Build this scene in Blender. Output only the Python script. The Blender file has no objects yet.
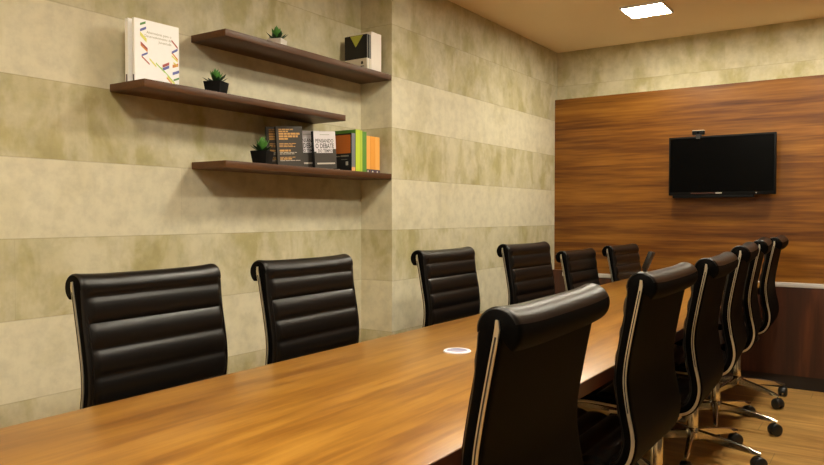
import bpy, bmesh, math, random
from mathutils import Vector, Matrix
random.seed(7)
C = bpy.context.scene.collection
PI = math.pi
R = math.radians

# ------------------------------------------------------------------ materials
def nmat(name):
    m = bpy.data.materials.new(name); m.use_nodes = True
    nt = m.node_tree; b = nt.nodes['Principled BSDF']
    return m, nt, b

def pmat(name, col, rough=.5, metal=0., spec=.5, coat=0., noise=0., nscale=20., bump=0., bscale=200.):
    m, nt, b = nmat(name)
    b.inputs['Roughness'].default_value = rough
    b.inputs['Metallic'].default_value = metal
    b.inputs['Specular IOR Level'].default_value = spec
    b.inputs['Coat Weight'].default_value = coat
    tc = nt.nodes.new('ShaderNodeTexCoord')
    n = nt.nodes.new('ShaderNodeTexNoise'); n.inputs['Scale'].default_value = nscale
    nt.links.new(tc.outputs['Object'], n.inputs['Vector'])
    cr = nt.nodes.new('ShaderNodeMixRGB'); cr.blend_type = 'MIX'
    cr.inputs[1].default_value = (*[max(0, c*(1-noise)) for c in col], 1)
    cr.inputs[2].default_value = (*[min(1, c*(1+noise)) for c in col], 1)
    nt.links.new(n.outputs['Fac'], cr.inputs[0])
    nt.links.new(cr.outputs[0], b.inputs['Base Color'])
    if bump:
        n2 = nt.nodes.new('ShaderNodeTexNoise'); n2.inputs['Scale'].default_value = bscale
        nt.links.new(tc.outputs['Object'], n2.inputs['Vector'])
        bp = nt.nodes.new('ShaderNodeBump'); bp.inputs['Strength'].default_value = bump
        bp.inputs['Distance'].default_value = .002
        nt.links.new(n2.outputs['Fac'], bp.inputs['Height']); nt.links.new(bp.outputs[0], b.inputs['Normal'])
    return m

def wood(name, cols, scale, rough=.35, fine=.35, coat=0., spec=.5, dist=.6):
    """cols: ramp stops (pos, rgb); scale: stretch of the streaks along x, y, z"""
    m, nt, b = nmat(name)
    tc = nt.nodes.new('ShaderNodeTexCoord')
    mp = nt.nodes.new('ShaderNodeMapping'); mp.inputs['Scale'].default_value = scale
    nt.links.new(tc.outputs['Object'], mp.inputs['Vector'])
    n1 = nt.nodes.new('ShaderNodeTexNoise'); n1.inputs['Scale'].default_value = 1.; n1.inputs['Detail'].default_value = 3
    n1.inputs['Distortion'].default_value = dist
    n2 = nt.nodes.new('ShaderNodeTexNoise'); n2.inputs['Scale'].default_value = 6.; n2.inputs['Detail'].default_value = 5
    nt.links.new(mp.outputs[0], n1.inputs['Vector']); nt.links.new(mp.outputs[0], n2.inputs['Vector'])
    mx = nt.nodes.new('ShaderNodeMixRGB'); mx.inputs[0].default_value = fine
    nt.links.new(n1.outputs['Fac'], mx.inputs[1]); nt.links.new(n2.outputs['Fac'], mx.inputs[2])
    rp = nt.nodes.new('ShaderNodeValToRGB')
    el = rp.color_ramp.elements
    while len(el) < len(cols): el.new(.5)
    for e, (p, c) in zip(el, cols): e.position = p; e.color = (*c, 1)
    nt.links.new(mx.outputs[0], rp.inputs[0]); nt.links.new(rp.outputs[0], b.inputs['Base Color'])
    b.inputs['Roughness'].default_value = rough; b.inputs['Coat Weight'].default_value = coat
    b.inputs['Specular IOR Level'].default_value = spec
    return m

class NT:
    def __init__(s, nt): s.nt = nt
    def m(s, op, a, b=None, c=None, clamp=False):
        n = s.nt.nodes.new('ShaderNodeMath'); n.operation = op; n.use_clamp = clamp
        for i, v in enumerate((a, b, c)):
            if v is None: continue
            if isinstance(v, (int, float)): n.inputs[i].default_value = v
            else: s.nt.links.new(v, n.inputs[i])
        return n.outputs[0]
    def noise(s, vec, scale, detail=3, rough=.5, dist=0):
        n = s.nt.nodes.new('ShaderNodeTexNoise')
        n.inputs['Scale'].default_value = scale; n.inputs['Detail'].default_value = detail
        n.inputs['Roughness'].default_value = rough; n.inputs['Distortion'].default_value = dist
        s.nt.links.new(vec, n.inputs['Vector']); return n.outputs['Fac']
    def comb(s, x, y, z):
        n = s.nt.nodes.new('ShaderNodeCombineXYZ')
        for i, v in enumerate((x, y, z)):
            if isinstance(v, (int, float)): n.inputs[i].default_value = v
            else: s.nt.links.new(v, n.inputs[i])
        return n.outputs[0]
    def mix(s, f, a, b, mode='MIX'):
        n = s.nt.nodes.new('ShaderNodeMixRGB'); n.blend_type = mode
        for i, v in enumerate((f, a, b)):
            if isinstance(v, (int, float)): n.inputs[i].default_value = v
            elif isinstance(v, tuple): n.inputs[i].default_value = (*v, 1)
            else: s.nt.links.new(v, n.inputs[i])
        return n.outputs[0]
    def mr(s, v, a, b):
        n = s.nt.nodes.new('ShaderNodeMapRange'); n.interpolation_type = 'SMOOTHSTEP'
        s.nt.links.new(v, n.inputs[0]); n.inputs[1].default_value = a; n.inputs[2].default_value = b
        return n.outputs[0]

CEIL = 2.548; COURSE = .2875
def concrete():
    m, nt, b = nmat('cement_slabs'); g = NT(nt)
    geo = nt.nodes.new('ShaderNodeNewGeometry'); sp = nt.nodes.new('ShaderNodeSeparateXYZ')
    nt.links.new(geo.outputs['Position'], sp.inputs[0])
    x, y, z = sp.outputs
    u = g.m('ADD', x, y)
    kk = g.m('DIVIDE', g.m('SUBTRACT', 2.555, z), COURSE)
    k = g.m('FLOOR', kk); fz = g.m('FRACT', kk)
    par = g.m('MODULO', g.m('ADD', k, 20), 2)            # odd courses are the olive ones
    top = g.m('LESS_THAN', k, .5)
    base = g.m('MAXIMUM', par, g.m('MULTIPLY', top, .8))
    # slabs along the course
    uo = g.m('DIVIDE', g.m('ADD', u, g.m('MULTIPLY', g.m('FRACT', g.m('MULTIPLY', k, .618)), 1.15)), 1.15)
    ui = g.m('FLOOR', uo); fu = g.m('FRACT', uo)
    slab = nt.nodes.new('ShaderNodeTexWhiteNoise'); slab.noise_dimensions = '2D'
    nt.links.new(g.comb(ui, k, 0), slab.inputs['Vector']); sv = slab.outputs['Value']
    off = g.m('MULTIPLY', k, 3.7)
    v1 = g.comb(g.m('MULTIPLY', u, 3.2), off, g.m('MULTIPLY', z, 2.4))
    v2 = g.comb(g.m('MULTIPLY', u, 6.), off, g.m('MULTIPLY', z, 3.2))
    v3 = g.comb(g.m('MULTIPLY', u, 3.), off, g.m('MULTIPLY', z, 3.))
    n1 = g.mr(g.noise(v1, 1.3, 4, .55, .4), .40, .66)
    n2 = g.mr(g.noise(v2, 1.0, 4, .6, .3), .42, .64)
    n3 = g.noise(v3, 5., 6, .65)
    f = g.m('ADD', g.m('MULTIPLY', base, .62), g.m('MULTIPLY', g.m('SUBTRACT', n1, .42), .40))
    f = g.m('ADD', f, g.m('MULTIPLY', g.m('MULTIPLY', g.m('SUBTRACT', n2, .45), .55), g.m('ADD', g.m('MULTIPLY', base, .8), .12)))
    f = g.m('ADD', f, g.m('MULTIPLY', g.m('SUBTRACT', sv, .5), .14), clamp=True)
    col = g.mix(f, (.67, .62, .45), (.43, .378, .185))
    col = g.mix(g.mr(n3, .35, .75), col, g.mix(.82, (0, 0, 0), col))
    # pale salt blooms
    col = g.mix(g.m('MULTIPLY', g.mr(g.noise(v3, 2.2, 5, .6, .6), .60, .75), .30), col, (.74, .66, .48))
    lz = g.m('ADD', g.m('LESS_THAN', fz, .010), g.m('GREATER_THAN', fz, .994))
    lu = g.m('MULTIPLY', g.m('LESS_THAN', fu, .002), .13)
    ln = g.m('MULTIPLY', g.m('MAXIMUM', g.m('MULTIPLY', lz, .24), lu), 1., clamp=True)
    col = g.mix(ln, col, (.16, .12, .05))
    nt.links.new(col, b.inputs['Base Color'])
    b.inputs['Roughness'].default_value = .62; b.inputs['Specular IOR Level'].default_value = .3
    bp = nt.nodes.new('ShaderNodeBump'); bp.inputs['Strength'].default_value = .25; bp.inputs['Distance'].default_value = .004
    h = g.m('SUBTRACT', n3, g.m('MULTIPLY', lz, .5))
    nt.links.new(h, bp.inputs['Height']); nt.links.new(bp.outputs[0], b.inputs['Normal'])
    return m

def floor_mat():
    m, nt, b = nmat('laminate_planks'); g = NT(nt)
    geo = nt.nodes.new('ShaderNodeNewGeometry'); sp = nt.nodes.new('ShaderNodeSeparateXYZ')
    nt.links.new(geo.outputs['Position'], sp.inputs[0]); x, y, z = sp.outputs
    r = g.m('DIVIDE', y, .19); ri = g.m('FLOOR', r); rf = g.m('FRACT', r)
    c = g.m('DIVIDE', g.m('ADD', x, g.m('MULTIPLY', g.m('FRACT', g.m('MULTIPLY', ri, .37)), 1.2)), 1.2)
    ci = g.m('FLOOR', c); cf = g.m('FRACT', c)
    wn = nt.nodes.new('ShaderNodeTexWhiteNoise'); nt.links.new(g.comb(ri, ci, 0), wn.inputs['Vector'])
    gv = g.comb(g.m('MULTIPLY', x, 2.2), g.m('ADD', g.m('MULTIPLY', y, 16.), g.m('MULTIPLY', ri, 9.)), 0)
    n = g.noise(gv, 1., 5, .6, .8)
    n2 = g.noise(g.comb(g.m('MULTIPLY', x, 1.6), g.m('MULTIPLY', y, 4.), 5.), 2., 4, .6, 1.)
    col = g.mix(g.mr(n, .3, .7), (.46, .235, .062), (.74, .44, .135))
    col = g.mix(g.m('MULTIPLY', g.mr(n2, .5, .75), .35), col, (.22, .10, .028))
    col = g.mix(g.m('MULTIPLY', wn.outputs['Value'], .22), col, (.30, .15, .045))
    ln = g.m('MAXIMUM', g.m('LESS_THAN', rf, .014), g.m('LESS_THAN', cf, .0025))
    col = g.mix(g.m('MULTIPLY', ln, .6), col, (.08, .035, .012))
    nt.links.new(col, b.inputs['Base Color']); b.inputs['Roughness'].default_value = .33
    return m

M = {}
M['concrete'] = concrete()
M['floor'] = floor_mat()
M['ceiling'] = pmat('ceiling_paint', (.90, .75, .53), .8, noise=.03, nscale=3, spec=.2)
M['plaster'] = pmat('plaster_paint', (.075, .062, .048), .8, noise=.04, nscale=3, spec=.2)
M['plaster_light'] = pmat('plaster_paint_light', (.40, .36, .28), .8, noise=.04, nscale=3, spec=.2)
M['table'] = wood('table_laminate', [(.30, (.120, .044, .008)), (.44, (.195, .080, .011)), (.56, (.28, .128, .018)), (.72, (.37, .185, .030))],
                  (9., .75, 9.), rough=.28, fine=.42, spec=.36)
M['table_dark'] = wood('table_base_wood', [(.3, (.05, .018, .007)), (.7, (.13, .05, .018))], (3., 3., .6), rough=.4)
M['panel'] = wood('wall_panel_wood', [(.30, (.052, .014, .002)), (.43, (.122, .040, .005)), (.55, (.205, .078, .009)), (.72, (.32, .140, .019))],
                  (.5, 1., 10.5), rough=.34, fine=.42, spec=.32)
M['shelf'] = wood('shelf_wood', [(.3, (.050, .018, .005)), (.7, (.125, .050, .014))], (12., .9, 12.), rough=.45, spec=.36)
M['cabinet'] = wood('dark_red_wood', [(.3, (.018, .005, .002)), (.52, (.050, .013, .005)), (.72, (.130, .036, .010))], (6., 1., .5), rough=.4)
M['plinth'] = pmat('plinth_black', (.012, .007, .005), .5)
M['ledge'] = pmat('ledge_white', (.50, .46, .43), .4, noise=.02)
M['vinyl'] = pmat('black_vinyl', (.0045, .0035, .003), .33, spec=.36, noise=.15, nscale=30, bump=.15, bscale=420)
M['vinyl_shaded'] = pmat('black_vinyl_shaded', (.0014, .0011, .0009), .6, spec=.04, noise=.15, nscale=30, bump=.25, bscale=420)  # same vinyl darkened: shade put into the colour of backs and undersides
M['satin'] = pmat('satin_aluminium', (.66, .60, .47), .33, metal=.85, noise=.03)
M['chrome'] = pmat('polished_aluminium', (.80, .74, .62), .16, metal=1., noise=.03)
M['groove'] = pmat('groove_shadow_black', (.02, .016, .012), .5)
M['black_plastic'] = pmat('black_plastic', (.012, .012, .012), .35, noise=.1)
M['tv_black'] = pmat('television_black', (.003, .003, .003), .6, spec=.12)
M['screen'] = pmat('screen_glass', (.001, .001, .001), .25, spec=.05)
M['silver'] = pmat('silver_plastic', (.50, .45, .38), .35, noise=.03)
M['white_plastic'] = pmat('white_plastic', (.80, .80, .88), .25, noise=.02)
M['lilac'] = pmat('grommet_cap', (.33, .31, .44), .25, noise=.02)
M['red_logo'] = pmat('bezel_line', (.22, .09, .06), .4)
M['leaf'] = pmat('succulent_green', (.085, .27, .045), .4, noise=.5, nscale=40)
M['leaf_dark'] = pmat('succulent_dark_green', (.018, .06, .018), .4, noise=.5, nscale=40)
M['soil'] = pmat('dark_soil', (.02, .013, .008), .9, noise=.5, nscale=200)
M['pot_black'] = pmat('pot_black', (.002, .002, .002), .6, spec=.2)
M['pot_white'] = pmat('pot_white', (.72, .66, .60), .35)
M['paper'] = pmat('page_paper', (.70, .66, .56), .8, noise=.05, nscale=300)

def flat(name, col, rough=.45): 
    if name not in M: M[name] = pmat(name, col, rough, noise=.03, nscale=50)
    return M[name]

m, nt, b = nmat('lamp_diffuser')
b.inputs['Base Color'].default_value = (.9, .88, .8, 1)
b.inputs['Emission Color'].default_value = (1., .92, .74, 1)
b.inputs['Emission Strength'].default_value = 122.
M['lamp'] = m

# ------------------------------------------------------------------ mesh helpers
def add_box(bm, x0, x1, y0, y1, z0, z1, bev=0., mi=0):
    vs = [bm.verts.new((x, y, z)) for x in (x0, x1) for y in (y0, y1) for z in (z0, z1)]
    fs = [bm.faces.new([vs[i] for i in q]) for q in ((0,1,3,2),(4,6,7,5),(0,4,5,1),(2,3,7,6),(0,2,6,4),(1,5,7,3))]
    for f in fs: f.material_index = mi
    if bev:
        es = list({e for f in fs for e in f.edges})
        r = bmesh.ops.bevel(bm, geom=es, offset=bev, segments=2, affect='EDGES', profile=.5)
        for f in r['faces']: f.material_index = mi
    return vs

def add_lathe(bm, prof, n=24, cx=0, cy=0, mi=0, cap=True):
    rings = []
    for r, z in prof:
        rings.append([bm.verts.new((cx + r*math.cos(2*PI*i/n), cy + r*math.sin(2*PI*i/n), z)) for i in range(n)])
    for a, b_ in zip(rings, rings[1:]):
        for i in range(n):
            f = bm.faces.new((a[i], a[(i+1) % n], b_[(i+1) % n], b_[i])); f.material_index = mi
    if cap:
        bm.faces.new(list(reversed(rings[0]))).material_index = mi
        bm.faces.new(rings[-1]).material_index = mi

def add_loft(bm, rings, mi=0, cap=True, mis=None, capmi=None):
    vr = [[bm.verts.new(p) for p in r] for r in rings]; n = len(vr[0])
    if mis is not None:
        for a, b_ in zip(vr, vr[1:]):
            for i in range(n): bm.faces.new((a[i], a[(i+1) % n], b_[(i+1) % n], b_[i])).material_index = mis[i]
        for q in (list(reversed(vr[0])), vr[-1]): bm.faces.new(q).material_index = capmi
        return
    for a, b_ in zip(vr, vr[1:]):
        for i in range(n):
            f = bm.faces.new((a[i], a[(i+1) % n], b_[(i+1) % n], b_[i])); f.material_index = mi
    if cap:
        bm.faces.new(list(reversed(vr[0]))).material_index = mi
        bm.faces.new(vr[-1]).material_index = mi

def obj(name, bm, mats, parent=None, smooth=None):
    bmesh.ops.recalc_face_normals(bm, faces=bm.faces[:])
    me = bpy.data.meshes.new(name); bm.to_mesh(me); bm.free()
    for mm in (mats if isinstance(mats, (list, tuple)) else [mats]): me.materials.append(mm)
    if smooth:
        for p in me.polygons: p.use_smooth = True
        me.set_sharp_from_angle(angle=R(smooth))
    o = bpy.data.objects.new(name, me); C.objects.link(o)
    if parent: o.parent = parent
    return o

def box_obj(name, b6, mat, parent=None, bev=0.):
    bm = bmesh.new(); add_box(bm, *b6, bev=bev); return obj(name, bm, mat, parent, 35 if bev else None)

def tag(o, label=None, cat=None, group=None, kind=None):
    if label: o['label'] = label
    if cat: o['category'] = cat
    if group: o['group'] = group
    if kind: o['kind'] = kind
    return o

def empty(name, loc=(0, 0, 0), rz=0):
    o = bpy.data.objects.new(name, None); C.objects.link(o); o.location = loc; o.rotation_euler = (0, 0, rz)
    o.empty_display_size = .1
    return o

def copy_tree(o, parent=None):
    c = o.copy(); C.objects.link(c); c.parent = parent
    for ch in list(o.children): copy_tree(ch, c)
    return c

def struct(o): o['kind'] = 'structure'; return o

# ------------------------------------------------------------------ setting
XW, XR, YW, XRIGHT, YREAR = -2.333, -2.553, 5.638, 1.25, -1.6
YSTEP = 3.268
struct(box_obj('floor', (XR-.15, XRIGHT+.15, YREAR-.15, YW+.15, -.1, 0), M['floor']))
struct(box_obj('ceiling', (XR-.15, XRIGHT+.15, YREAR-.15, YW+.15, CEIL, CEIL+.1), M['ceiling']))
bm = bmesh.new()
out = [(XR-.15, YREAR), (XR, YREAR), (XR, YSTEP), (XW, YSTEP), (XW, YW), (XR-.15, YW)]
add_loft(bm, [[(x, y, 0) for x, y in out], [(x, y, CEIL) for x, y in out]])
struct(obj('wall_left', bm, M['concrete']))
struct(box_obj('wall_back', (XR-.15, XRIGHT+.15, YW, YW+.15, 0, CEIL), M['concrete']))
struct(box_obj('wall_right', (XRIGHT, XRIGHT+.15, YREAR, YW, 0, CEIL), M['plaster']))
struct(box_obj('wall_front', (XR-.15, XRIGHT+.15, YREAR-.15, YREAR, 0, CEIL), M['plaster_light']))

# wood panelling of the back wall
p = box_obj('wall_panel', (XW, XRIGHT, 5.590, YW, .7335, 2.152), M['panel'])
tag(p, 'warm brown horizontal grain wood wall panel behind the television', 'wall panel')

# low dark panelling with white ledge
t = empty('low_cabinet', (XW, 5.6, 0))
def rel(b6, o): x, y, z = o.location; return (b6[0]-x, b6[1]-x, b6[2]-y, b6[3]-y, b6[4]-z, b6[5]-z)
box_obj('body', rel((XW, XRIGHT, 5.546, YW-.004, .092, .703), t), M['cabinet'], t)
box_obj('plinth', rel((XW, XRIGHT, 5.552, YW-.004, 0, .092), t), M['plinth'], t)
box_obj('ledge', rel((-2.243, XRIGHT, 5.542, 5.590, .703, .733), t), M['ledge'], t, bev=.002)['label'] = 'white ledge'
box_obj('end_block', rel((XW, -2.243, 5.546, 5.590, .703, .750), t), M['cabinet'], t)
tag(t, 'low dark reddish wood cabinet with white ledge under the wood wall panel', 'cabinet')

# ------------------------------------------------------------------ ceiling lamps
L0 = empty('ceiling_lamp')
bm = bmesh.new()
s = .136
for a in ((-s, s, -s, -s+.008), (-s, s, s-.008, s), (-s, -s+.008, -s+.008, s-.008), (s-.008, s, -s+.008, s-.008)):
    add_box(bm, a[0], a[1], a[2], a[3], -.016, 0)
obj('frame', bm, M['white_plastic'], L0)
box_obj('diffuser', (-s+.008, s-.008, -s+.008, s-.008, -.012, -.002), M['lamp'], L0)
lamps = [(-1.353, 4.757, 'square ceiling lamp in front of the wood panelled back wall'),
         (-.27, 4.76, 'square ceiling lamp near the right side of the television wall'),
         (-1.25, 2.85, 'square ceiling lamp over the middle of the table, left row'),
         (-.27, 2.85, 'square ceiling lamp over the middle of the room, right row'),
         (-1.10, .90, 'square ceiling lamp over the near end of the table, left row'),
         (-1.10, -1.0, 'square ceiling lamp behind the camera, left row'),
         (-.27, -1.0, 'square ceiling lamp behind the camera, right row'),
         (-.27, .90, 'square ceiling lamp nearest above the camera, right row')]
for i, (x, y, lab) in enumerate(lamps):
    o = L0 if i == 0 else copy_tree(L0)
    o.location = (x, y, CEIL); tag(o, lab, 'lamp', 'square ceiling lamps')

# ------------------------------------------------------------------ conference table
TX0, TX1, TY0, TY1, TZ = -1.56, -.69, .22, 5.28, .75
t = empty('conference_table', (-1.125, 2.75, 0))
box_obj('table_top', rel((TX0, TX1, TY0, TY1, .708, TZ), t), M['table'], t, bev=.0015)
for xa, xb in ((TX0-.0015, TX0), (TX1, TX1+.0015)): box_obj('edge_band', rel((xa, xb, TY0, TY1, .709, TZ-.0015), t), M['cabinet'], t)
for y in (.80, 2.45, 4.05):
    bmx = bmesh.new(); add_box(bmx, -.125, -.055, y-.20-2.75, y+.20-2.75, 0, .62, bev=.003)
    obj('pedestal', bmx, M['table_dark'], t)
box_obj('beam', rel((-1.27, -1.04, .5, 5.0, .62, .708), t), M['table_dark'], t)
tag(t, 'long honey brown wood conference table between the two rows of chairs', 'table')
# cable grommet
t = empty('cable_grommet', (-1.19, 2.037, TZ))
bm = bmesh.new(); add_lathe(bm, [(.046, 0), (.046, .003), (.043, .005), (.036, .005), (.034, .003)], 40); obj('ring', bm, M['white_plastic'], t, 40)
bm = bmesh.new(); add_lathe(bm, [(.034, .0005), (.034, .0045), (.030, .0055)], 40); obj('cap', bm, M['lilac'], t, 40)
tag(t, 'round white cable grommet set in the table top', 'grommet')

# small tilted screen at the far end
t = empty('desk_screen', (-1.38, 4.92, TZ), R(0))
bm = bmesh.new(); add_box(bm, -.06, .05, -.07, .07, 0, .014, bev=.004); obj('foot', bm, M['black_plastic'], t, 35)
bm = bmesh.new(); add_loft(bm, [[(-.030, -.02, .012), (.0, -.02, .012), (.0, .02, .012), (-.030, .02, .012)], [(-.028, -.015, .11), (-.006, -.015, .11), (-.006, .015, .11), (-.028, .015, .11)]]); obj('stand', bm, M['black_plastic'], t)
bm = bmesh.new(); add_box(bm, -.015, .015, -.035, .035, 0, .125, bev=.003)
bmesh.ops.rotate(bm, verts=bm.verts, cent=(0, 0, 0), matrix=Matrix.Rotation(R(22), 3, 'Y')); bmesh.ops.translate(bm, verts=bm.verts, vec=(-.018, 0, .085))
obj('display', bm, M['black_plastic'], t, 35)
tag(t, 'small black tilted screen on a foot at the far end of the table', 'screen')

# ------------------------------------------------------------------ television and webcam
t = empty('television', (-1.029, 5.49, 1.56), R(0))
bm = bmesh.new(); add_box(bm, -.358, .358, -.012, .022, -.214, .214, bev=.004); obj('casing', bm, M['tv_black'], t, 35)
box_obj('screen', (-.346, .346, -.0135, -.010, -.190, .202), M['screen'], t)
bm = bmesh.new(); add_box(bm, -.20, -.02, -.0145, -.011, -.2005, -.1985); obj('bezel_line', bm, M['red_logo'], t)
bm = bmesh.new(); add_box(bm, -.030, .012, -.015, -.011, -.203, -.197); obj('logo', bm, M['silver'], t)
box_obj('indicator_light', (.232, .240, -.015, -.011, -.205, -.198), M['silver'], t)
bm = bmesh.new(); add_box(bm, -.33, .22, -.008, .03, -.234, -.213, bev=.004); obj('shadow_bar', bm, M['tv_black'], t, 35)  # dark bar standing in for the shadow along the television's lower edge
bm = bmesh.new(); add_box(bm, -.13, .13, .022, .040, -.12, .12, bev=.003); add_box(bm, -.05, .05, .040, .085, -.05, .05); add_box(bm, -.10, .10, .085, .0985, -.10, .10); obj('wall_mount', bm, M['black_plastic'], t)
t.rotation_euler = (R(0), R(0), 0)
tag(t, 'black flat television mounted on the wood wall panel', 'television')
t = empty('webcam', (-1.181, 5.495, 1.7745))
bm = bmesh.new(); add_box(bm, -.018, .018, -.022, .022, 0, .014, bev=.002); add_box(bm, -.014, .014, -.022, -.018, -.02, .002); obj('clip', bm, M['black_plastic'], t, 35)
bm = bmesh.new(); add_box(bm, -.042, .042, -.024, .014, .010, .040, bev=.006); obj('camera_body', bm, M['tv_black'], t, 35)
bm = bmesh.new(); add_box(bm, -.040, .040, -.022, .012, .038, .0425, bev=.001); obj('top_cover', bm, M['silver'], t)
bm = bmesh.new(); add_lathe(bm, [(.009, 0), (.009, .003), (.006, .004)], 20)
bmesh.ops.rotate(bm, verts=bm.verts, cent=(0, 0, 0), matrix=Matrix.Rotation(R(90), 3, 'X')); bmesh.ops.translate(bm, verts=bm.verts, vec=(0, -.021, .026))
obj('lens', bm, M['screen'], t, 40)
tag(t, 'small black webcam clipped on top of the television', 'webcam')

# ------------------------------------------------------------------ office chair
CW = .525          # width of the padded shell
PATH = [(-.002, .995), (.006, .955), (.016, .904), (.029, .835), (.040, .767), (.043, .714), (.038, .665), (.031, .622), (.022, .580), (.018, .545), (.021, .515),
        (.030, .485), (.048, .458), (.075, .442), (.115, .434), (.18, .432), (.26, .434), (.34, .438), (.42, .442), (.47, .440), (.505, .428), (.522, .408)]
HUB = .23
def catmull(P, n):
    res = []
    for i in range(len(P)-1):
        p0 = P[max(i-1, 0)]; p1 = P[i]; p2 = P[i+1]; p3 = P[min(i+2, len(P)-1)]
        for j in range(n):
            t_ = j/n
            res.append(tuple(.5*((2*p1[k]) + (-p0[k]+p2[k])*t_ + (2*p0[k]-5*p1[k]+4*p2[k]-p3[k])*t_*t_ + (-p0[k]+3*p1[k]-3*p2[k]+p3[k])*t_**3) for k in (0, 1)))
    res.append(P[-1]); return res
SP = catmull(PATH, 8)
cum = [0.]
for a, b_ in zip(SP, SP[1:]): cum.append(cum[-1] + math.dist(a, b_))
def at(s_):
    s_ = max(0, min(cum[-1]-1e-6, s_))
    for i in range(len(cum)-1):
        if cum[i+1] >= s_: break
    q = (s_-cum[i])/(cum[i+1]-cum[i]+1e-9)
    p_ = [SP[i][k]*(1-q)+SP[i+1][k]*q for k in (0, 1)]
    i0, i1 = max(i-3, 0), min(i+4, len(SP)-1)
    dx, dz = SP[i1][0]-SP[i0][0], SP[i1][1]-SP[i0][1]; l = math.hypot(dx, dz)
    return p_, (-dz/l, dx/l)      # normal to the sitter's side
STOT = cum[-1]
SBEND = .600
RC, RR = (-.001, .994), .0435
PITCH = .075
def bul(s_, s0): 
    t_ = ((s_-s0)/PITCH) % 1.
    return abs(math.sin(PI*t_))**.55
def pad_ring(s0, s1, roll, rib, inset, sag, n, seam0):
    """closed outline in (f, z)"""
    front, back = [], []
    for i in range(n+1):
        s_ = s1 + ((s0-.035 if roll else s0)-s1)*i/n
        (f, z), (nf, nz) = at(s_)
        e = 1.
        if not roll or i < n*.5:
            d_ = min(abs(s_-s1), abs(s_-s0) if not roll else 9)
            e = min(1., .35+.65*math.sqrt(min(1., d_/.018)))
        h = (.0305 + rib*.0115*bul(s_, seam0))*e - inset
        if roll: h += .0095*max(0., min(1., (.13-s_)/.11))**1.5
        front.append((f+nf*h, z+nz*h))
        hb = .010*e - inset*.8
        back.append((f-nf*hb, z-nz*hb))
    if roll:
        rr = RR - inset
        arc = []
        for a in range(-8, 240, 8):
            arc.append((RC[0]+rr*math.cos(R(a)), RC[1]-sag+rr*math.sin(R(a))))
        return front + arc + list(reversed(back))
    return front + list(reversed(back))
def pad(name, s0, s1, roll, seam0, parent, mats, dz=0):
    ys = [0, .004, .010, .020, .026, .034]; hw = CW/2
    Y = [(-hw+y, y) for y in ys] + [(-hw*k, 9) for k in (.80, .68, .55, .35, .18, 0)] + [(hw*k, 9) for k in (.18, .35, .55, .68, .80)] + [(hw-y, y) for y in reversed(ys)]
    bm = bmesh.new(); rings = []
    for yy, d_ in Y:
        inset = {0: .006, .004: .0015, .010: 0}.get(d_, 0.)
        rib = {0: 0., .004: 0., .010: 0., .020: .6}.get(d_, 1.)
        sag = .007*(1-(abs(yy)/hw)**4)
        r = pad_ring(s0, s1, roll, rib, inset, sag, int((s1-s0)/.0055), seam0)
        rings.append([(f-HUB, yy, z) for f, z in r])
    n = int((s1-s0)/.0055); tot = len(rings[0])
    arc = tot - 2*(n+1)
    mis = [0 if i < n+1+int(arc*.68) else 1 for i in range(tot)]  # lower roll and rear faces take the darker copy as painted shade
    add_loft(bm, rings, mis=mis, capmi=1)
    return obj(name, bm, mats, parent, 50)

def make_chair():
    t = empty('office_chair')
    b_ = pad('backrest', .045, SBEND, True, .035, t, [M['vinyl'], M['vinyl_shaded']])
    s_ = pad('seat', SBEND+.004, STOT, False, SBEND+.02, t, [M['vinyl'], M['vinyl_shaded']])
    for sg in (-1, 1):
        bm = bmesh.new(); rings = []
        for i in range(61):
            (f, z), (nf, nz) = at(.075 + .50*i/60); h = .0325; yy = sg*(CW/2-.0125)
            rings.append([(f-HUB+nf*(h+.0028*math.cos(q)), yy+.0028*math.sin(q), z+nz*(h+.0028*math.cos(q))) for q in [k*PI/3 for k in range(6)]])
        add_loft(bm, rings); obj('piping', bm, M['vinyl'], b_, 60)
        bm = bmesh.new(); rings = []
        n = 70
        for i in range(n+1):
            u = -.018 + (STOT+.018)*i/n
            (f, z), (nf, nz) = at(max(u, 0))
            if u < 0: z -= u; 
            y0, y1 = sg*(CW/2-.006), sg*(CW/2+.004)
            w = .0058 * (.6 if i in (0, n) else 1)
            rings.append([(f-HUB+nf*w, y0, z+nz*w), (f-HUB+nf*w*.8, y1, z+nz*w*.8), (f-HUB-nf*w*.8, y1, z-nz*w*.8), (f-HUB-nf*w, y0, z-nz*w)])
        add_loft(bm, rings)
        fr = obj('side_frame', bm, M['satin'], t, 40)
        bm = bmesh.new(); rings = []
        for i in range(41):
            u = .012 + .36*i/40
            (f, z), (nf, nz) = at(u); w = .0016; y0, y1 = sg*(CW/2), sg*(CW/2+.0048)
            rings.append([(f-HUB+nf*w, y0, z+nz*w), (f-HUB+nf*w, y1, z+nz*w), (f-HUB-nf*w, y1, z-nz*w), (f-HUB-nf*w, y0, z-nz*w)])
        add_loft(bm, rings); obj('groove', bm, M['groove'], fr)
    # underside: cross bars, mount plate, lever
    for fx in (.13, .34):
        bm = bmesh.new(); pr = []
        for k in range(13):
            yy = -CW/2+.002 + (CW-.004)*k/12; zz = .414 - .030*math.sin(PI*k/12)**.7
            pr.append([(fx-HUB-.016, yy, zz-.006), (fx-HUB+.016, yy, zz-.006), (fx-HUB+.016, yy, zz+.006), (fx-HUB-.016, yy, zz+.006)])
        add_loft(bm, pr); obj('cross_bar', bm, M['chrome'], t, 40)
    bm = bmesh.new(); add_box(bm, -.125, .135, -.055, .055, .352, .380, bev=.008); obj('seat_mount', bm, M['black_plastic'], t, 35)
    bm = bmesh.new(); add_box(bm, -.006, .006, -.19, -.05, .358, .368, bev=.003); add_box(bm, -.010, .010, -.23, -.185, .356, .370, bev=.004); obj('lever', bm, M['black_plastic'], t, 35)
    return t
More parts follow.
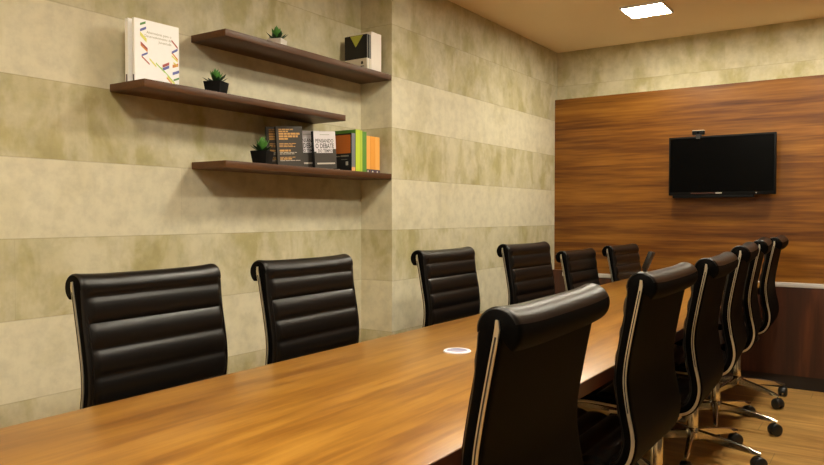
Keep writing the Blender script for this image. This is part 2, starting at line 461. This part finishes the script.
def make_base(parent):
    bm = bmesh.new(); add_lathe(bm, [(.030, .080), (.036, .088), (.036, .128), (.030, .138), (.0265, .142), (.0265, .150)], 28)
    hub = obj('base_hub', bm, M['chrome'], parent, 40)
    bm = bmesh.new(); add_lathe(bm, [(.0255, .145), (.0255, .290), (.022, .296)], 28); obj('gas_lift', bm, M['chrome'], hub, 40)
    bm = bmesh.new(); add_lathe(bm, [(.014, .29), (.014, .372)], 20); obj('piston', bm, M['black_plastic'], hub, 40)
    for k in range(5):
        a = 2*PI*k/5; Rz = Matrix.Rotation(a, 4, 'Z')
        bm = bmesh.new(); rr = []
        for i in range(9):
            q = i/8; r_ = .026 + (.328-.026)*q; w = .019*(1-q)+.0105*q; h0 = .092*(1-q)+.072*q; h1 = .134*(1-q)+.088*q + .004*math.sin(PI*q)
            if i == 8: w *= .6; h1 -= .004
            rr.append([Rz @ Vector(v) for v in ((r_, -w, h0), (r_, w, h0), (r_, w*.85, h1-.004), (r_, w*.45, h1), (r_, -w*.45, h1), (r_, -w*.85, h1-.004))])
        add_loft(bm, rr); obj('leg', bm, M['chrome'], hub, 45)
        # twin wheel caster
        bm = bmesh.new(); sw = R(25*((k*37) % 5 - 2)); cw = Matrix.Translation(Rz @ Vector((.316, 0, 0))) @ Matrix.Rotation(a+sw, 4, 'Z')
        def wheel(y0, y1):
            n = 22
            rings = []
            for yy, r_ in ((y0, .023), (y0+(y1-y0)*.2, .030), (y0+(y1-y0)*.8, .030), (y1, .023)):
                rings.append([cw @ Vector((r_*math.cos(2*PI*i/n), yy, .0302+r_*math.sin(2*PI*i/n))) for i in range(n)])
            add_loft(bm, rings)
        wheel(-.027, -.006); wheel(.006, .027)
        # hood over the wheels and the stem
        rings = []
        for yy in (-.022, -.018, .018, .022):
            rad = .034 if abs(yy) < .02 else .031
            rings.append([cw @ Vector((rad*math.cos(R(x_)), yy, .032+rad*math.sin(R(x_)))) for x_ in range(-10, 191, 20)])
        add_loft(bm, rings)
        ring = [(.006*math.cos(2*PI*i/10), .006*math.sin(2*PI*i/10)) for i in range(10)]
        add_loft(bm, [[cw @ Vector((x_, y_, z_)) for x_, y_ in ring] for z_ in (.055, .078)])
        obj('caster', bm, M['black_plastic'], hub, 40)
    return hub

chair0 = make_chair(); make_base(chair0)
def mid(a, b_): return ((a[0]+b_[0])/2, (a[1]+b_[1])/2)
# back line ends (near end, far end) of each chair as seen on the floor plan, facing side, height of the top, turn of the star base
CH = [
 # wall side, facing +x
 ((-1.950, 1.154), (-1.965, 1.683), +1, 1.036, 10, 'black ribbed chair by the stone wall, nearest the camera, left of the shelves'),
 ((-1.905, 1.832), (-1.925, 2.362), +1, 1.041, 40, 'black ribbed office chair by the stone wall under the shelf with the green books'),
 ((-1.965, 2.975), (-1.965, 3.490), +1, 1.030, 5, 'black ribbed office chair in front of the projecting corner of the stone wall'),
 ((-1.850, 3.684), (-1.820, 4.205), +1, 1.040, 25, 'black ribbed chair at the far end of the stone wall, beside the wood panel'),
 ((-1.790, 4.420), (-1.785, 4.920), +1, .972, 50, 'lower black ribbed chair on the wall side, second from the television wall'),
 ((-1.665, 4.955), (-1.640, 5.460), +1, .990, 36, 'farthest black ribbed chair on the wall side, seen against the wood wall panel'),
 # room side, facing -x
 ((-.575, 1.126), (-.590, 1.641), -1, 1.043, 20, 'largest black office chair in the foreground, seen from behind at the table edge'),
 ((-.592, 2.048), (-.592, 2.563), -1, 1.043, 55, 'black office chair seen from behind, second from the camera on the right side'),
 ((-.572, 2.800), (-.590, 3.315), -1, 1.047, 12, 'black office chair seen from behind, third from the camera on the right side'),
 ((-.570, 3.495), (-.608, 4.010), -1, 1.068, 21, 'black office chair seen from behind, fourth from the camera on the right side'),
 ((-.580, 4.120), (-.625, 4.630), -1, 1.075, 24, 'black office chair seen from behind, fifth from the camera on the right side'),
 ((-.600, 4.850), (-.620, 5.365), -1, 1.070, 72, 'farthest black office chair on the right side, in front of the dark cabinet'),
]
for i, (a, b_, sd, top, br, lab) in enumerate(CH):
    c = chair0 if i == 0 else copy_tree(chair0)
    mx, my = mid(a, b_)
    ang = math.atan2(b_[1]-a[1], b_[0]-a[0]) - PI/2 + (0 if sd > 0 else PI)
    # the back's top sits HUB behind the base centre
    c.location = (mx + HUB*math.cos(ang), my + HUB*math.sin(ang), 0); c.rotation_euler = (0, 0, ang)
    dz = top - 1.040
    for ch in c.children:
        if ch.name.startswith('base_hub'):
            ch.rotation_euler = (0, 0, R(br))
            for g_ in ch.children:
                if g_.name.startswith('piston'): g_.location.z = min(0, dz)-.0 if dz < 0 else dz
        else: ch.location.z = dz
    tag(c, lab, 'chair', 'office chairs along the stone wall' if sd > 0 else 'office chairs along the right side of the table')

# ------------------------------------------------------------------ shelves
def shelf(y0, y1, z, lab):
    o = box_obj('wall_shelf', (-.2185, 0, 0, y1-y0, -.030, 0), M['shelf'], bev=.0012)
    o.location = (XW-.001, y0, z); tag(o, lab, 'shelf', 'floating wall shelves')
shelf(2.068, 3.2665, 1.984, 'highest dark brown floating shelf, holding the white potted plant')
shelf(1.674, 2.862, 1.713, 'middle dark brown floating shelf set further left, holding the white books')
shelf(2.066, 3.2665, 1.432, 'lowest dark brown floating shelf, holding the orange and green books')

# ------------------------------------------------------------------ books
def text_bm(bm, s_, size, org, mi, xdir=Vector((1, 0, 0)), zdir=Vector((0, 0, 1)), align='LEFT', sx=1., bold=0):
    """writing turned into faces, laid on the plane xdir / zdir"""
    cu = bpy.data.curves.new('t', 'FONT'); cu.body = s_; cu.size = size; cu.align_x = align; cu.offset = bold; cu.resolution_u = 2
    o = bpy.data.objects.new('t', cu); C.objects.link(o)
    bpy.context.view_layer.update()
    me = o.to_mesh()
    vs = [bm.verts.new(Vector(org) + xdir*(v.co.x*sx) + zdir*v.co.y) for v in me.vertices]
    for p_ in me.polygons:
        try: bm.faces.new([vs[i] for i in p_.vertices]).material_index = mi
        except ValueError: pass
    o.to_mesh_clear(); bpy.data.objects.remove(o); bpy.data.curves.remove(cu)

def quad(bm, pts, y, mi, th=.0003):
    f_ = [bm.verts.new((x, y, z)) for x, z in pts]; b_ = [bm.verts.new((x, y+th, z)) for x, z in pts]
    n = len(pts)
    fs = [bm.faces.new(f_), bm.faces.new(list(reversed(b_)))] + [bm.faces.new((f_[i], b_[i], b_[(i+1) % n], f_[(i+1) % n])) for i in range(n)]
    for f in fs: f.material_index = mi

def book(w, h, th, cover, loc, rz, lab, group=None, spine='left', lean=0., spine_mat=None, paper=None):
    """front cover on local -y, x along the cover from 0 to w, thickness towards +y. spine at x=0 (left) or x=w (right)"""
    t = empty('book', loc, rz); t.rotation_euler = (0, lean, rz)
    c = .0015
    bm = bmesh.new()
    add_box(bm, 0, w, 0, c, 0, h); add_box(bm, 0, w, th-c, th, 0, h)
    if not spine_mat: 
        if spine == 'left': add_box(bm, 0, c, c, th-c, 0, h)
        else: add_box(bm, w-c, w, c, th-c, 0, h)
    obj('cover', bm, cover, t)
    if spine_mat:
        x0 = -.0004 if spine == 'left' else w-c
        box_obj('spine', (x0, x0+c+.0004, 0, th, 0, h), spine_mat, t)
    x0, x1 = (c, w-.004) if spine == 'left' else (.004, w-c)
    box_obj('pages', (x0, x1, c, th-c, .003, h-.003), paper or M['paper'], t)
    return tag(t, lab, 'book', group)

W_ = flat('cover_white', (.95, .95, .95), .35)
gm = flat('print_green', (.10, .28, .07)); bl = flat('print_blue', (.11, .13, .42)); yl = flat('print_yellow', (.75, .72, .16))
og = flat('print_orange', (.72, .28, .05)); rd = flat('print_red', (.40, .07, .06)); lg = flat('print_lime', (.42, .66, .16)); gy = flat('print_grey', (.34, .34, .26))
PM = [gm, bl, yl, og, rd, lg, gy]
SH_M, SH_T, SH_B = 1.713, 1.984, 1.432
def white_cover(t):
    bm = bmesh.new()
    # 0..1 across, 0..1 down from the top, on a .2 x .25 cover
    def para(u, v, du, dv, hh, mi):
        x0, x1 = u*.2, (u+du)*.2; z0, z1 = .25*(1-v), .25*(1-v-dv)
        quad(bm, [(x0, z0), (x1, z1), (x1, z1-hh*.25), (x0, z0-hh*.25)], -.0003, mi)
    para(.12, .08, .12, -.045, .035, 0); para(.12, .17, .13, -.055, .04, 1); para(.12, .21, .14, .09, .06, 2)
    para(.13, .36, .15, .085, .045, 4); para(.13, .39, .15, .085, .035, 3); para(.15, .56, .13, -.055, .03, 1); para(.15, .575, .17, .10, .025, 4)
    para(.32, .59, .15, .10, .03, 2); para(.46, .64, .20, .12, .025, 5); para(.58, .70, .28, .19, .02, 5); para(.61, .66, .15, -.06, .045, 4); para(.61, .71, .15, -.06, .045, 1)
    para(.82, .23, .14, .10, .03, 4); para(.82, .42, .14, -.07, .04, 1); para(.82, .42, .14, .10, .03, 3); para(.82, .47, .14, .08, .03, 2); para(.84, .63, .13, -.04, .05, 3)
    para(.86, .58, .10, .04, .03, 2); para(.84, .75, .15, -.05, .045, 1); para(.86, .86, .13, -.045, .03, 0); para(.72, .81, .17, .10, .04, 2); para(.70, .84, .14, .09, .025, 3)
    obj('cover_pattern', bm, PM, t); bm = bmesh.new()
    for k, (s_, v) in enumerate((('Alternativas para o', .215), ('Desenvolvimento da', .275), ('Juventude', .335))):
        text_bm(bm, s_, .0145, (.163, -.0003, .25*(1-v)), 6, align='RIGHT')
    text_bm(bm, '2a edi\u00e7\u00e3o', .008, (.06, -.0003, .006), 6)
    obj('cover_writing', bm, PM, t)
# two white books, covers to the room, spines to the left (seen at the shelf's left end)
a = R(90)
t = book(.198, .247, .016, W_, (-2.425, 1.697, SH_M), a-R(3), 'white book with colourful zigzag cover at the left end of the middle shelf', 'white books on the middle shelf')
white_cover(t)
bm = bmesh.new(); add_box(bm, -.0008, .0002, .004, .012, .006, .030); obj('spine_mark', bm, flat('mark_dark', (.06, .05, .08)), t)
t = book(.198, .250, .022, W_, (-2.462, 1.695, SH_M), a-R(3), 'white book standing behind the zigzag one, only its plain spine showing', 'white books on the middle shelf')
bm = bmesh.new(); add_box(bm, -.0008, .0002, .008, .016, .006, .034); obj('spine_mark', bm, flat('mark_dark', (.06, .05, .08)), t)

# top shelf, right end: books with spine to the room (+x), cover to the camera side (-y)
blk = flat('cover_black', (.0025, .0025, .0025), .6); crm = flat('cover_cream', (.62, .56, .44)); yel = flat('triangle_olive_yellow', (.42, .43, .05)); wh2 = flat('cover_offwhite', (.74, .68, .60))
stp = flat('stripe_grey', (.35, .36, .33))
# local frame with rz=0: cover faces -y, x from 0 to w, spine at right (x=w)
BH = .192
t = book(.152, BH, .020, blk, (-2.512, 3.074, SH_T), 0, 'black book with yellow triangle on its cover, on the highest shelf', spine='right')
bm = bmesh.new()
quad(bm, [(0, 0), (.152, 0), (.152, .064), (0, .064)], -.0004, 0)
quad(bm, [(.038, .190), (.126, .190), (.076, .128)], -.0004, 1)
quad(bm, [(.112, .034), (.128, .034), (.126, .046), (.120, .052), (.114, .046)], -.0008, 2); quad(bm, [(.106, .020), (.134, .020), (.134, .024), (.106, .024)], -.0008, 2)
quad(bm, [(.050, .016), (.086, .016), (.086, .020), (.050, .020)], -.0008, 3)
obj('cover_print', bm, [crm, yel, blk, gy], t)
bm = bmesh.new()
add_box(bm, .1518, .1526, 0, .020, 0, .064); add_box(bm, .1518, .1528, .004, .006, 0, BH, mi=1)
obj('spine_print', bm, [crm, stp], t)
t = book(.150, BH, .018, blk, (-2.512, 3.0955, SH_T), 0, 'thin black book with grey striped spine beside the triangle book, highest shelf', spine='right')
bm = bmesh.new(); add_box(bm, .1498, .1506, 0, .018, 0, .064); add_box(bm, .1498, .1508, .003, .0055, 0, BH, mi=1); add_box(bm, .1498, .1508, .012, .014, .064, BH, mi=1)
obj('spine_print', bm, [crm, stp], t)
book(.160, .213, .048, wh2, (-2.522, 3.116, SH_T), 0, 'thick off-white book next to the black ones on the highest shelf', 'off-white books on the highest shelf', spine='right')
book(.160, .213, .044, wh2, (-2.524, 3.166, SH_T), 0, 'outermost off-white book at the right end of the highest shelf', 'off-white books on the highest shelf', spine='right')

# lowest shelf: dark grey books with orange writing, faces turned to the room
dg = flat('cover_dark_grey', (.050, .042, .033), .5); ort = flat('print_amber', (.62, .34, .10)); plg = flat('print_pale', (.55, .50, .42))
def grey_cover(t, w, h):
    bm = bmesh.new(); rnd = random.Random(3)
    z = h-.012
    for k, (n_, hh, mi, ln) in enumerate([(2, .006, 0, .55), (2, .006, 0, .4), (3, .009, 0, .8), (3, .009, 0, .72), (2, .008, 0, .35), (0, .010, 0, 0), (3, .0035, 0, .66), (2, .0035, 0, .5),
                                         (2, .0035, 0, .6), (0, .006, 0, 0), (2, .009, 0, .42), (3, .003, 1, .65), (2, .003, 1, .55), (0, .006, 0, 0), (3, .003, 0, .6), (2, .006, 0, .45), (4, .003, 1, .8)]):
        x = .10*w; xe = w*(.1+ln)
        while n_ and x < xe-.006:                      # rows of tiny unreadable words
            l = min(rnd.uniform(.010, .026), xe-x)
            quad(bm, [(x, z-hh), (x+l, z-hh), (x+l, z), (x, z)], -.0004, mi); x += l+.003
        z -= hh+.0035
    obj('cover_print', bm, [ort, plg], t)
import mathutils
def yaw_of(P0, P1): return math.atan2(P1[1]-P0[1], P1[0]-P0[0])
lean = R(-3.5)
P0, P1 = (-2.485, 2.462), (-2.432, 2.585)
t = book(.134, .192, .014, dg, (*P0, SH_B), yaw_of(P0, P1), 'dark grey book with orange writing, half hidden behind its twin near the black plant pot', 'dark grey books on the lowest shelf', lean=lean, spine_mat=blk); grey_cover(t, .134, .192)
P0, P1 = (-2.440, 2.482), (-2.385, 2.602)
t = book(.134, .192, .015, dg, (*P0, SH_B), yaw_of(P0, P1), 'dark grey book with orange writing, fully visible between the plant and the white topped books', 'dark grey books on the lowest shelf', lean=lean, spine_mat=blk); grey_cover(t, .134, .192)
wht = flat('cover_white_top', (.70, .66, .68)); dk = flat('print_dark', (.05, .045, .045))
def debate_cover(t, w, h):
    bm = bmesh.new()
    quad(bm, [(0, .46*h), (w*.1, .46*h), (w*.1, .425*h), (w*.84, .425*h), (w*.84, .53*h), (w, .53*h), (w, h), (0, h)], -.0004, 0)
    obj('cover_top', bm, [wht], t)
    bm = bmesh.new()
    text_bm(bm, 'PENSANDO', .026, (w*.06, -.0008, .70*h), 0, sx=.80, bold=.0004); text_bm(bm, 'O DEBATE', .034, (w*.06, -.0008, .55*h), 0, sx=.70, bold=.0006)
    text_bm(bm, 'DO TEMPO', .022, (w*.16, -.0008, .44*h), 0, sx=.78, bold=.0004)
    quad(bm, [(w*.28, .90*h), (w*.72, .90*h), (w*.72, .915*h), (w*.28, .915*h)], -.0008, 1)
    quad(bm, [(w*.10, .125*h), (w*.92, .125*h), (w*.92, .165*h), (w*.10, .165*h)], -.0008, 2)
    obj('cover_print', bm, [dk, gy, plg], t)
P0, P1 = (-2.470, 2.655), (-2.428, 2.778)
t = book(.130, .190, .016, dg, (*P0, SH_B), yaw_of(P0, P1), 'grey book with white top half hidden behind its twin, beside the dark grey ones', 'white topped grey books on the lowest shelf', lean=lean, spine_mat=blk); debate_cover(t, .130, .190)
P0, P1 = (-2.412, 2.716), (-2.376, 2.842)
t = book(.131, .190, .022, dg, (*P0, SH_B), yaw_of(P0, P1), 'grey book with white top and black lettering, beside the orange and black cover', 'white topped grey books on the lowest shelf', lean=lean, spine_mat=blk); debate_cover(t, .131, .190)
# black book with orange panel
opn = flat('cover_burnt_orange', (.62, .17, .025)); nav = flat('cover_navy', (.004, .005, .009)); sgy = flat('spine_grey', (.16, .17, .19))
t = book(.130, .200, .030, nav, (-2.492, 2.945, SH_B), 0, 'black book with burnt orange panel on its cover, lowest shelf', spine='right', spine_mat=sgy)
bm = bmesh.new()
quad(bm, [(.006, .095), (.122, .095), (.122, .192), (.006, .192)], -.0004, 0)
obj('cover_panel', bm, [opn], t); bm = bmesh.new()
quad(bm, [(.090, .032), (.106, .032), (.106, .052), (.090, .052)], -.0004, 1)
quad(bm, [(.010, .078), (.050, .078), (.050, .083), (.010, .083)], -.0004, 2); quad(bm, [(.055, .078), (.110, .078), (.110, .085), (.055, .085)], -.0004, 2)
quad(bm, [(.006, .010), (.050, .010), (.050, .014), (.006, .014)], -.0004, 1); quad(bm, [(.060, .062), (.100, .062), (.100, .064), (.060, .064)], -.0004, 2)
obj('cover_print', bm, [opn, plg, gy], t)
bm = bmesh.new(); add_box(bm, .1298, .1306, 0, .030, 0, .022); obj('spine_print', bm, flat('label_peach', (.75, .36, .14)), t)
lime = flat('cover_lime', (.52, .66, .035)); lime2 = flat('cover_yellow_green', (.44, .58, .06)); grn = flat('cover_green', (.10, .26, .035)); dgr = flat('cover_deep_green', (.045, .16, .03))
t = book(.155, .222, .036, lime, (-2.517, 2.9795, SH_B), 0, 'tall bright lime book just right of the orange and black cover', 'green books on the lowest shelf', spine='right')
bm = bmesh.new(); quad(bm, [(0, 0), (.155, 0), (.155, .222), (0, .222)], -.0004, 0); obj('cover_print', bm, [grn], t)
book(.155, .221, .019, lime2, (-2.517, 3.0175, SH_B), 0, 'slim yellow-green book between the lime book and the darker green one', 'green books on the lowest shelf', spine='right')
t = book(.152, .217, .036, grn, (-2.515, 3.0385, SH_B), 0, 'darker green book touching the orange books', 'green books on the lowest shelf', spine='right')
oj = flat('cover_orange', (.80, .34, .045)); pur = flat('print_purple', (.05, .03, .07)); oj2 = flat('cover_orange_pale', (.85, .42, .09))
ye = [(3.0850, .040, 'orange book beside the green ones, lowest shelf', oj2), (3.1270, .040, 'orange book in the middle of the three orange ones, lowest shelf', oj), (3.1690, .042, 'outermost orange book at the right end of the lowest shelf', oj2)]
for y, th, lab, mm in ye:
    t = book(.150, .200, th, mm, (-2.526, y, SH_B), 0, lab, 'orange books on the lowest shelf', spine='right')
    bm = bmesh.new(); add_box(bm, .1498, .1506, 0, th, 0, .019); add_box(bm, .1500, .1509, th*.3, th*.6, .004, .012, mi=1); obj('spine_print', bm, [pur, plg], t)

# ------------------------------------------------------------------ potted succulents
def plant(loc, potm, w0, w1, hp, spread, hl, seed, lab, square=True, lean=0.):
    t = empty('potted_succulent', loc, R(20))
    n = 4 if square else 28
    def sq(h, z, r=.12):
        pts = []
        for cx, cy, a0 in ((1, 1, 0), (-1, 1, 90), (-1, -1, 180), (1, -1, 270)):
            for a_ in (0, 45, 90):
                pts.append((cx*h*(1-r)+h*r*math.cos(R(a0+a_)), cy*h*(1-r)+h*r*math.sin(R(a0+a_)), z))
        return pts
    bm = bmesh.new(); add_loft(bm, [sq(w0/2, 0), sq(w1/2, hp), sq(w1/2-.004, hp), sq(w1/2-.005, hp-.008)]); obj('pot', bm, potm, t, 35)
    bm = bmesh.new(); add_loft(bm, [sq(w1/2-.0052, hp-.010), sq(w1/2-.0052, hp-.0078)]); obj('soil', bm, M['soil'], t)
    rnd = random.Random(seed)
    bm = bmesh.new()
    def leaf(az, el, L, wd, mi, z0):
        rings = []; d = Vector((math.cos(az)*math.cos(el), math.sin(az)*math.cos(el), math.sin(el))); sd = Vector((-math.sin(az), math.cos(az), 0)); up = sd.cross(d)*-1
        for i in range(8):
            q = i/7; ww = wd*(.35+.65*math.sin(PI*min(1, .18+q*.62)))*(1 if q < .75 else (1-q)/.25*.95+.05); tk = ww*.28
            c_ = Vector((0, 0, z0)) + d*L*q + Vector((0, 0, 1))*(.20*L*q*q)
            rings.append([c_+sd*ww, c_+up*tk*.3+sd*ww*.5, c_+up*tk*.1, c_+up*tk*.3-sd*ww*.5, c_-sd*ww, c_-up*tk-sd*ww*.4, c_-up*tk+sd*ww*.4])
        add_loft(bm, rings, mi=mi)
    k = 9
    for i in range(k): leaf(2*PI*i/k+rnd.uniform(-.2, .2), R(rnd.uniform(8, 28)), spread*rnd.uniform(.8, 1.05), .010, 1, hp-.004)
    for i in range(7): leaf(2*PI*i/7+.4+rnd.uniform(-.2, .2), R(rnd.uniform(42, 58)), hl*rnd.uniform(.75, .95), .011, 0, hp)
    for i in range(4): leaf(2*PI*i/4+.2, R(rnd.uniform(68, 80)), hl*rnd.uniform(.85, 1.0), .009, 0, hp+.002)
    obj('foliage', bm, [M['leaf'], M['leaf_dark']], t, 60)
    tag(t, lab, 'potted plant', 'small potted succulents')
plant((-2.430, 2.100, SH_M), M['pot_black'], .064, .082, .060, .058, .052, 1, 'green succulent in a black pot on the middle shelf')
plant((-2.450, 2.490, SH_T), M['pot_white'], .062, .074, .052, .062, .056, 2, 'green succulent in a white pot on the highest shelf')
plant((-2.410, 2.350, SH_B), M['pot_black'], .066, .084, .062, .060, .060, 3, 'bright green succulent in a black pot beside the dark grey books, lowest shelf')

# ------------------------------------------------------------------ camera and view
cd = bpy.data.cameras.new('camera'); cam = bpy.data.objects.new('camera', cd); C.objects.link(cam)
cd.sensor_width = 36.; cd.lens = 715./824.*36.; cd.clip_start = .02; cd.clip_end = 50
cam.location = (0, 0, 1.2); cam.rotation_euler = (R(90-1.38), 0, R(33.92))
sc = bpy.context.scene; sc.camera = cam
w = bpy.data.worlds.new('world'); sc.world = w; w.use_nodes = True
w.node_tree.nodes['Background'].inputs[0].default_value = (.02, .018, .015, 1); w.node_tree.nodes['Background'].inputs[1].default_value = .2
vs = sc.view_settings; vs.view_transform = 'Standard'; vs.look = 'None'; vs.gamma = 1.; vs.use_curve_mapping = False
vs.exposure = 0.
